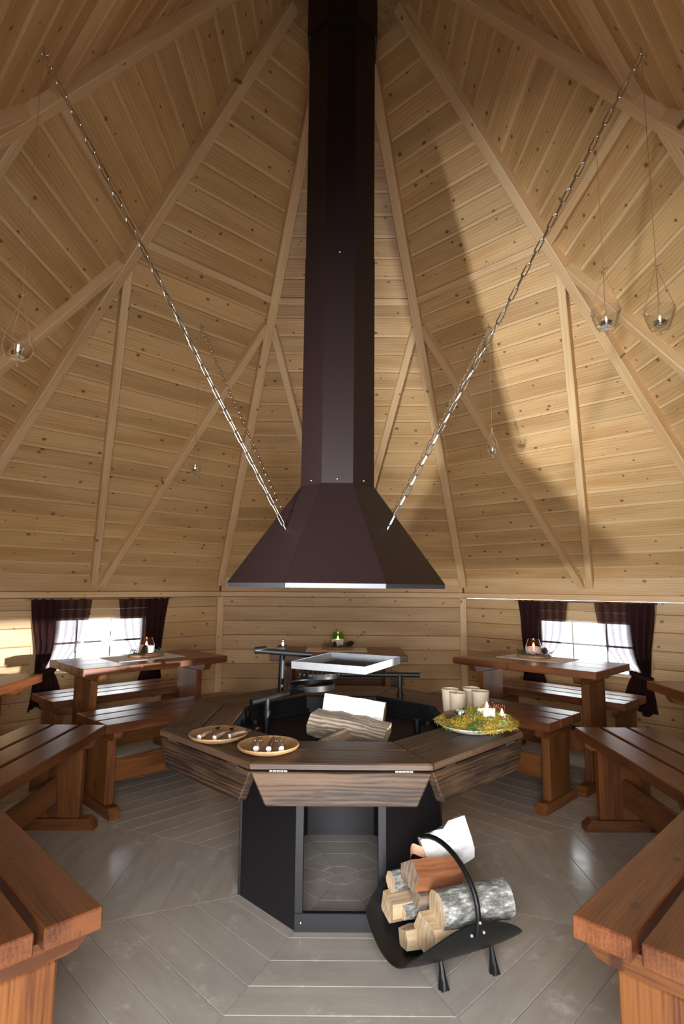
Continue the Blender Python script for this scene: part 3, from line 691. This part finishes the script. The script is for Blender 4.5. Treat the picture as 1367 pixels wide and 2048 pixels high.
def setting_for(az, side, nn, tt, glassm, waxm, lab):
    # runner, tray, sprigs, jar and cones on one table
    nr, tr = nn[0], tt[0]
    c = local(az, nr, tr, .7515); n, t = azf(az)
    rn = place('table_runner', board_mesh(.48, .31, .0025, CLOTH, .0005), None, frame(t, n, (0, 0, 1), c)); tag(rn, 'plain off white linen runner lying on the %s' % side, 'runner', 'linen runners on the tables')
    c = local(az, nn[1], tt[1], .7532)
    tr_ = place('wood_slice', MB().lathe([(0, 0), (.120, 0), (.127, .004), (.127, .014), (.120, .018), (0, .018)], 28, Matrix.Diagonal((1, .78, 1, 1))).mesh('slice', PLATEW, 40), None, Tm(*c) @ Rz(radians(-az)))
    tag(tr_, 'round wooden candle tray on the %s' % side, 'tray', 'wooden trays under the jar candles')
    jar(lab, c+Vector((0, 0, .0185)), glassm, waxm)
    fr = place('fir_sprigs', fir_mesh(.120, 60, int(az), .058), None, Tm(c.x, c.y, c.z+.018) @ Rz(radians(-az))); tag(fr, 'dark green fir sprigs round the candle jar on the %s' % side, 'greenery', kind='stuff')
    return c
c = setting_for(315, 'left window table', (1.99, 2.02), (.02, .055), GLASS_P, WAX_P, 'pale pink candle jar on a tray on the left window table')
def cone(c, dx, dy, dz, lab, rot=None, sc=1.0):
    M = Tm(c.x+dx, c.y+dy, c.z+dz) @ (rot or Matrix()) @ Matrix.Scale(sc, 4); o = place('pine_cone', CONEM, None, M); tag(o, lab, 'pine cone', 'pine cones on the candle trays')
cone(c, .02, -.084, .02, 'dark open pine cone before the pink candle jar at left', None, 1.3)
c = setting_for(45, 'right window table', (2.06, 2.09), (-.075, -.115), GLASS_P, WAX_P, 'glowing pink orange candle jar on the right window table')
cone(c, .080, .01, .02, 'dark pine cone right of the glowing candle on the right table', Rx(.4))
c = setting_for(0, 'back table', (1.975, 2.03), (-.04, -.03), GLASS_G, WAX, 'green topped glass candle jar on the back table')
cone(c, -.025, -.080, .02, 'small pine cone in front of the green candle jar', Rx(.3), .9)
cone(c, .068, -.02, .03, 'bigger pine cone lying at the right of the green candle jar', Ry(1.2), 1.25)

# ------------------------------------------------------------------ curtains
def curtain_mesh(sgn):
    # outer and inner edge by height; sgn -1 = left curtain (outer edge on the left)
    keys = [(1.145, .545, .105), (1.0, .53, .125), (.88, .515, .150), (.78, .505, .185), (.70, .50, .245), (.64, .495, .33), (.605, .49, .36), (.56, .50, .335), (.45, .515, .295), (.34, .525, .285)]
    nv, nu = 34, 64; vs = []; fs = []; sh = []
    for j in range(nv+1):
        z = 1.145-(1.145-.34)*j/nv
        for (za, oa, ia), (zb, ob, ib) in zip(keys[:-1], keys[1:]):
            if zb-1e-6 <= z <= za+1e-6: f = (za-z)/(za-zb); out = oa+(ob-oa)*f; inn = ia+(ib-ia)*f
        wd = out-inn
        for i in range(nu+1):
            sh.append(max(0.0, min(1.0, (i/nu-.40)/.10))*(1 if z > .66 else max(0, (z-.62)/.04))*(.72+.28*sin(i/nu*41+z*6)))
            u = i/nu
            # gathers bunch up on the outer side, a smooth sheer web on the inner side
            uu = u**1.0
            x = out-wd*uu
            amp = (.016*(1-u)**1.0+.004)*(0.6+.4*min(1, (1.145-z)/.2))
            ph = 2*pi*(9.0*(u-.32*u*u)) 
            y = .045+amp*sin(ph+1.3*sin(z*5+sgn))+.004*sin(z*17+u*9)
            x += .006*sin(ph*1.0+z*7)*(1-u)
            zz = z+(.012*sin(u*11+sgn)+.03*(u-.5)*(.3 if sgn > 0 else -.3))*(j/nv)**3*1.5
            vs.append((sgn*x, zz, y))
    for j in range(nv):
        for i in range(nu): a = j*(nu+1)+i; fs.append((a, a+1, a+nu+2, a+nu+1))
    me = MB().add(vs, fs).mesh('curtain', CURTAIN, 80, clean=False)
    at = me.attributes.new('sheer', 'FLOAT', 'POINT'); at.data.foreach_set('value', sh); return me
CU = {s: curtain_mesh(s) for s in (-1, 1)}
tie = MB().lathe([(.085, -.014), (.087, 0), (.085, .014), (.082, 0), (.085, -.014)], 20, Tm(0, 0, 0) @ Rx(pi/2) @ Matrix.Diagonal((1, .42, 1, 1))).mesh('tie', CURTAIN, 60)
for az, side, dt in ((315, 'left', .05), (45, 'right', -.03)):
    M = wallM(az, A_) @ Tm(dt, 0, 0)
    rod = place('curtain_rod', None, None, M); tag(rod, 'thin steel curtain rod above the %s window' % side, 'curtain rod')
    place('rod', MB().tube([(-.585, 1.140, .045), (.585, 1.140, .045)], .005, 8).mesh('rod', CHROME, 40), rod)
    for s in (-1, 1): place('bracket', MB().tube([(s*.575, 1.140, .0), (s*.575, 1.14, .05)], .006, 8).ball((s*.587, 1.14, .045), .009).mesh('bracket', CHROME, 40), rod)
    for s in (-1, 1):
        c = place('curtain', CU[s], None, M); tag(c, 'dark brown sheer curtain tied back on the %s of the %s window' % ('left' if s < 0 else 'right', side), 'curtain', 'sheer brown curtains')
        place('tieback', tie, c, Tm(s*.425, .607, .045) @ Rz(s*-.25))

# ------------------------------------------------------------------ things on the grill table
DZ = .679
def plate(label, x, y, r, rot):
    o = place('wooden_plate', MB().lathe([(0, 0), (r*.62, 0), (r*.95, .014), (r, .022), (r*.985, .026), (r*.93, .023), (r*.66, .011), (0, .010)], 40).mesh('plate', PLATEW, 50), None, Tm(x, y, DZ) @ Rz(rot)); tag(o, label, 'plate', 'turned wooden plates'); return o
plate('turned wooden plate with three spoons, the left of two', -.462, -.448, .110, .3); plate('turned wooden plate with forks and a knife, the right of two', -.256, -.595, .108, 1.1)
def handle_parts(o, m, tilt=.1):
    place('handle', MB().tube([(0, .0, .009), (0, .035, .011), (0, .07, .009)], [.0095, .0085, .006], 10).mesh('handle', m, 50), o)
    place('handle_end', MB().lathe([(0, .0015), (.008, .0012), (.0095, 0), (0, -.001)], 14, Tm(0, 0, .009) @ Rx(pi/2)).mesh('end', BONE, 50), o)
def spoon(label, x, y, z, a):
    o = thing('spoon', label, 'spoon', Tm(x, y, z) @ Rz(a) @ Rx(radians(4)), 'antler handled spoons'); handle_parts(o, ANTLER)
    q = MB(); q.tube([(0, .068, .009), (0, .095, .006)], .003, 6)
    vs = []; fs = []
    for j in range(7):
        for i in range(13):
            u = i/12*2*pi; r = j/6; vs.append((.015*r*cos(u), .115+.023*r*sin(u), .002+.007*r*r))
    for j in range(6):
        for i in range(12): k = j*13+i; fs.append((k, k+1, k+14, k+13))
    q.add(vs, fs); place('bowl', q.mesh('bowl', CHROME, 60, clean=False), o); return o
def fork(label, x, y, z, a, m=ANTLER):
    o = thing('fork', label, 'fork', Tm(x, y, z) @ Rz(a) @ Rx(radians(4)), 'antler handled forks'); handle_parts(o, m)
    q = MB(); q.tube([(0, .068, .009), (0, .088, .006)], .0028, 6); q.box((0, .092, .005), (.022, .01, .002))
    for k in (-1.5, -.5, .5, 1.5): q.tube([(k*.0066, .094, .005), (k*.0066, .115, .0035), (k*.0066, .132, .007)], [.0017, .0016, .0008], 6)
    place('tines', q.mesh('tines', CHROME, 60), o); return o
spoon('antler handled spoon at the left on the spoon plate', -.520, -.505, DZ+.013, -.45); spoon('antler handled spoon in the middle of the spoon plate', -.462, -.515, DZ+.013, -.42); spoon('antler handled spoon at the right on the spoon plate', -.412, -.490, DZ+.013, -.75)
fork('fork with brown antler handle, left on the fork plate', -.292, -.648, DZ+.013, .06); fork('pale handled fork at the right edge of the fork plate', -.205, -.648, DZ+.013, .22)
kn = thing('knife', 'knife with dark red handle between the two forks', 'knife', Tm(-.248, -.651, DZ+.013) @ Rz(0.0) @ Rx(radians(4))); handle_parts(kn, HANDLE_D)
place('blade', MB().prism([(-.007, .068), (.007, .068), (.007, .115), (0, .135), (-.007, .115)], .007, .0085).mesh('blade', CHROME), kn)

# cups
for x, y, lab, s in ((.508, .075, 'beige stoneware cup at the left rear of the four', 1.0), (.530, .010, 'beige stoneware cup at the front left behind the moss', .95), (.612, .105, 'beige stoneware cup at the back of the four', 1.0), (.640, .035, 'beige stoneware cup at the right of the four', .98)):
    o = place('cup', MB().lathe([(0, 0), (.032*s, 0), (.034*s, .004), (.0385*s, .080*s), (.0410*s, .098*s), (.0415*s, .101*s), (.0395*s, .101*s), (.0365*s, .09*s), (.031*s, .012), (0, .010)], 28).mesh('cup', CERAM, 40), None, Tm(x, y, DZ+.0005)); tag(o, lab, 'cup', 'stoneware cups on the grill table')
# moss plate
MC = Vector((.552, -.245, DZ))
pl = place('enamel_plate', MB().lathe([(0, 0), (.085, 0), (.10, .006), (.135, .024), (.137, .027), (.132, .026), (.098, .010), (0, .006)], 40).mesh('plate', ENAMEL, 50), None, Tm(MC.x-.022, MC.y-.03, MC.z)); tag(pl, 'white enamel plate under the moss arrangement on the grill table', 'plate')
def moss_mesh():
    rg = random.Random(3); q = MB(); R_ = .148
    vs = []; fs = []; nr, na = 10, 40
    for j in range(nr+1):
        for i in range(na):
            a = 2*pi*i/na; r = R_*j/nr*(1+.06*sin(3*a+1)+.04*sin(7*a)); z = .026+.045*(1-(j/nr)**2)*(.85+.15*sin(5*a+j)) if j < nr else .016
            vs.append((r*cos(a), r*sin(a), z))
    for j in range(nr):
        for i in range(na): a = j*na+i; b = j*na+(i+1) % na; fs.append((a, b, b+na, a+na))
    q.add(vs, fs)
    for k in range(9000):
        a = rg.random()*2*pi; rr = sqrt(rg.random())*1.06; r = R_*rr*(1+.06*sin(3*a+1)+.04*sin(7*a))
        z = .024+.045*max(0, 1-rr**2)*(.85+.15*sin(5*a+rr*10))
        p = Vector((r*cos(a), r*sin(a), z))
        d = Vector((cos(a)*rr*1.0+rg.uniform(-.9, .9), sin(a)*rr*1.0+rg.uniform(-.9, .9), rg.uniform(.1, 1.1)-(.8 if rr > .9 else 0))).normalized(); L_ = rg.uniform(.008, .022)
        s_ = d.cross(Vector((rg.uniform(-1, 1), rg.uniform(-1, 1), 1))).normalized()*rg.uniform(.0009, .002)
        m_ = p+d*L_*.55+Vector((0, 0, .002)); e = p+d*L_+Vector((rg.uniform(-.004, .004), rg.uniform(-.004, .004), -.003))
        q.add([p-s_*.6, p+s_*.6, m_+s_, m_-s_, e], [(0, 1, 2, 3), (3, 2, 4)])
    return q.mesh('moss', MOSS, clean=False)
mo = place('moss', moss_mesh(), None, Tm(*MC)); tag(mo, 'green and mustard moss heaped on the white enamel plate', 'moss', kind='stuff')
def tea(label, x, y, z, lit=True):
    o = thing('tealight', label, 'candle', Tm(x, y, z)); place('tin', MB().lathe([(0, 0), (.020, 0), (.0205, .017), (.019, .017), (.019, .013), (0, .013)], 20).mesh('tin', TIN, 40), o)
    wx = place('wax', MB().lathe([(0, .012), (.0188, .012), (.0188, .0145), (0, .0145)], 20).mesh('wax', WAX, 40), o)
    if lit: place('flame', FL_M, wx, Tm(0, 0, .015))
    return o
tea('round tealight at the left in the moss', MC.x-.068, MC.y-.02, MC.z+.056, False); tea('small lit tealight at the right edge of the moss', MC.x+.105, MC.y-.01, MC.z+.04)
st = thing('star_candle', 'white star shaped candle burning in the middle of the moss', 'candle', Tm(MC.x+.038, MC.y-.035, MC.z+.055) @ Rz(.35))
poly = [((.038 if k % 2 == 0 else .023)*cos(k*pi/5), (.038 if k % 2 == 0 else .023)*sin(k*pi/5)) for k in range(10)]
wx = place('wax', MB().prism(poly, 0, .028).mesh('wax', WAX), st); place('flame', flame_mesh(.030, .006), wx, Tm(0, 0, .028))
cone(MC, -.115, -.02, .040, 'small pine cone at the left edge of the moss', Rx(.5), .8)
q = MB(); rg = random.Random(5)
for k in range(60):
    p = Vector((rg.gauss(.0, .02), rg.gauss(0, .02), .0)); e = p+Vector((rg.uniform(-.015, .015), rg.uniform(-.01, .01), rg.uniform(.02, .05))); q.tube([p, e], .0008, 3); q.ball(e, rg.uniform(.002, .004), 5, 3)
df = place('dried_flowers', q.mesh('dried', BERRY, clean=False), None, Tm(MC.x+.075, MC.y+.05, MC.z+.035)); tag(df, 'reddish dried flower sprigs at the right rear of the moss', 'flowers', kind='stuff')

# ------------------------------------------------------------------ firewood
def wedge_log(name, label, cat_group, M, L_, pts, m_face, m_end, m_bark=None, bark_from=None, seed=0, rough=.004):
    """split log along x: cross-section pts (y,z) ccw; end faces, split faces and bark are separate parts"""
    rg = random.Random(seed); n = len(pts); ns = 7
    o = thing(name, label, 'log', M, cat_group)
    rows = []
    for j in range(ns):
        x = -L_/2+L_*j/(ns-1)
        rows.append([(x+rg.uniform(-1, 1)*rough*.5, y+rg.uniform(-1, 1)*rough, z+rg.uniform(-1, 1)*rough) for y, z in pts])
    def strip(idx):
        q = MB()
        for i in idx:
            k = (i+1) % n
            for j in range(ns-1): q.add([rows[j][i], rows[j+1][i], rows[j+1][k], rows[j][k]], [(0, 1, 2, 3)])
        return q
    bi = list(range(bark_from, n)) if bark_from is not None else []
    fi = [i for i in range(n) if i not in bi]
    if fi: place('split_face', strip(fi).mesh('split', m_face, 30), o)
    if bi: place('bark', strip(bi).mesh('bark', m_bark, 50), o)
    q = MB(); q.add(rows[0], [tuple(range(n))]); place('cut_end', q.mesh('end', m_end), o)
    q = MB(); q.add(rows[-1], [tuple(range(n-1, -1, -1))]); place('cut_end', q.mesh('end', m_end), o)
    return o
def arcpts(r, a0, a1, n, c=(0, 0), ry=1.0): return [(c[0]+r*cos(radians(a0+(a1-a0)*k/(n-1))), c[1]+ry*r*sin(radians(a0+(a1-a0)*k/(n-1)))) for k in range(n)]
GF = 'logs lying in the fire pan'
# log standing up behind, its front face painted white as if directly lit, grey split log in front, dark round log beneath
wedge_log('firewood_log', 'birch log in the fire pan, split face painted white as if lit', GF, Tm(.058, -.055, .714) @ Rz(radians(-13)) @ Ry(radians(6)) @ Rx(radians(-4)), .27, [(-.045, -.045), (.045, -.045), (.045, .0), (.02, .045), (-.035, .05)], SPLIT_D, SPLIT_D, SPLIT_LIT, 4, 1, .003)
wedge_log('firewood_log', 'weathered grey brown split log leaning in the fire pan', GF, Tm(.028, -.20, .668) @ Rz(radians(-22)) @ Ry(radians(5)) @ Rx(radians(24)), .34, [(-.065, -.022), (-.02, -.04), (.06, -.03), (.075, .01), (.0, .03), (-.06, .012)], SPLIT_G, SPLIT, None, None, 2, .006)
wedge_log('firewood_log', 'dark round log with pale bark ring low in the fire pan', GF, Tm(-.02, -.31, .632) @ Rz(radians(65)), .20, arcpts(.042, 0, 345, 14), SPLIT_D, SPLIT_D, SPLIT_D, 0, 3, .001)

# basket
BA = radians(23); BC = Vector((.340, -.600, 0)); BM = Tm(*BC) @ Rz(BA)
BK = thing('log_basket', 'black iron log basket with hoop handle holding split birch', 'basket', BM)
def sheet():
    ns, nq = 24, 28; vs = []; fs = []; R_ = .20
    for lay in (0, 1):
        for j in range(ns+1):
            s_ = -1+2*j/ns
            wmax = .285*sqrt(max(0, 1-(.80*s_)**2))
            for i in range(nq+1):
                qq = (-1+2*i/nq)*wmax; ph = qq/R_
                rr = R_-(.004 if lay else 0)
                y = rr*sin(ph); z = .058+R_-rr*cos(ph)+.02*s_*s_*0
                # ends flare outwards a little
                vs.append((s_*.212, y, z+.012*abs(s_)**3))
    m = (ns+1)*(nq+1)
    for j in range(ns):
        for i in range(nq): a = j*(nq+1)+i; fs.append((a, a+1, a+nq+2, a+nq+1)); fs.append((m+a, m+a+nq+1, m+a+nq+2, m+a+1))
    for j in range(ns):
        for i in (0, nq): a = j*(nq+1)+i; fs.append((a, a+nq+1, m+a+nq+1, m+a))
    for i in range(nq):
        for j in (0, ns): a = j*(nq+1)+i; fs.append((a, a+1, m+a+1, m+a))
    return MB().add(vs, fs).mesh('trough', IRON, 40)
place('trough', sheet(), BK)
hx = .005
hp_ = [(hx, -.192, .19), (hx, -.2, .245)]+[(hx, .2*cos(a), .25+.135*sin(a)) for a in [pi-k*pi/16 for k in range(1, 16)]]+[(hx, .2, .245), (hx, .192, .19)]
place('handle', MB().tube(hp_, .0085, 10).mesh('handle', IRON, 50), BK)
for fx in (-.06, .135):
    for sy in (-1, 1):
        q = MB(); q.tube([(fx, sy*.085, .080), (fx, sy*.092, .05), (fx, sy*.098, .004)], [.006, .010, .017], 8)
        for k in range(-1, 2): q.tube([(fx+k*.004, sy*.094-.01*0, .05), (fx+k*.011, sy*.112, .004)], .004, 6)
        place('foot', q.mesh('foot', IRON, 40), BK)
rv = MB().ball((0, 0, 0), .005, 8, 5).mesh('rivet', GALV, 40)
for dx in (-.02, .025): place('rivet', rv, BK, Tm(hx+dx, -.192, .195))
place('rivet', rv, BK, Tm(hx, -.208, .235))
GB = 'split logs piled in the basket'
def blog(label, x, y, z, rz, ry, rx, L_, pts, mf, me_, mbk=None, bf=None, seed=0, rough=.003):
    return wedge_log('basket_log', label, GB, BM @ Tm(x, y, z-.040) @ Rz(rz) @ Ry(ry) @ Rx(rx), L_, pts, mf, me_, mbk, bf, seed, rough)
half = lambda r, n=12: [(-r, 0)]+[(p[0], p[1]) for p in arcpts(r, 185, 355, n)]+[(r, 0)]
# bottom layer
blog('wide pale split log lowest in the basket, end facing left', .03, -.055, .185, 0, 0, .25, .26, [(-.045, .052), (-.068, .02), (-.072, -.015), (-.05, -.05), (.02, -.058), (.06, -.02), (.045, .045)], SPLIT, SPLIT, SPLIT, 2, 11)
blog('small pale wedge log at the bottom left of the basket', -.01, .020, .142, -.05, 0, 0, .25, [(-.022, .030), (-.034, .01), (-.032, -.026), (.022, -.036), (.030, .018)], SPLIT, SPLIT, None, None, 12)
blog('small round stick with grey bark deep in the pile', -.005, .060, .196, .0, 0, 0, .22, arcpts(.024, 0, 340, 10), BARK_G, SPLIT, BARK_G, 0, 13)
blog('pale split log at the left rim of the basket', -.02, .110, .200, 0, 0, .5, .26, [(-.030, .046), (-.046, .0), (-.038, -.03), (.028, -.046), (.042, .022)], SPLIT, SPLIT, None, None, 14)
blog('rough brown log inside the middle of the pile', .02, .045, .248, 0, .05, .2, .20, [(-.035, .022), (-.035, -.022), (.028, -.024), (.034, .02)], SPLIT_D, SPLIT_D, None, None, 15, .004)
# upper layer
blog('thick birch log with flaky grey and white bark', .060, -.088, .262, -.12, -.02, .0, .25, arcpts(.060, 30, 370, 18, ry=.95), BARK_G, SPLIT, BARK_G, 0, 16, .003)
blog('red brown split log on top of the pile', .0, .050, .315, .10, .10, .3, .20, [(-.05, .02), (-.045, -.035), (.040, -.042), (.052, .0), (.01, .045)], SPLIT_R, SPLIT_D, SPLIT_R, 3, 17, .004)
blog('small pale topped log at the upper left of the pile', -.02, .125, .272, .05, 0, .1, .22, arcpts(.030, 0, 340, 9, ry=1.2), BARK_G, SPLIT, BARK_G, 4, 18)
blog('broad white birch bark slab standing behind the pile', .105, .120, .345, -.12, -.35, .30, .185, [(.03, -.085), (.03, .07), (.008, .088), (-.012, .06), (-.024, .02), (-.028, -.03), (-.022, -.085)], SPLIT, SPLIT, BARK_W, 1, 19, .006)
q = MB()
vs = []; fs = []
for i in range(13):
    u = i/12
    for v_ in (0, 1): vs.append((-.06+.12*u, .012*sin(u*7), v_*.035+.008*sin(u*9)))
for i in range(12): fs.append((2*i, 2*i+2, 2*i+3, 2*i+1))
bc = place('bark_curl', MB().add(vs, fs).mesh('curl', plain('peeled_bark', (0.70, 0.42, 0.27), .7), 60, clean=False), None, BM @ Tm(-.005, .115, .302) @ Rz(.3)); tag(bc, 'thin peeled birch bark curl lying on the log pile', 'bark')
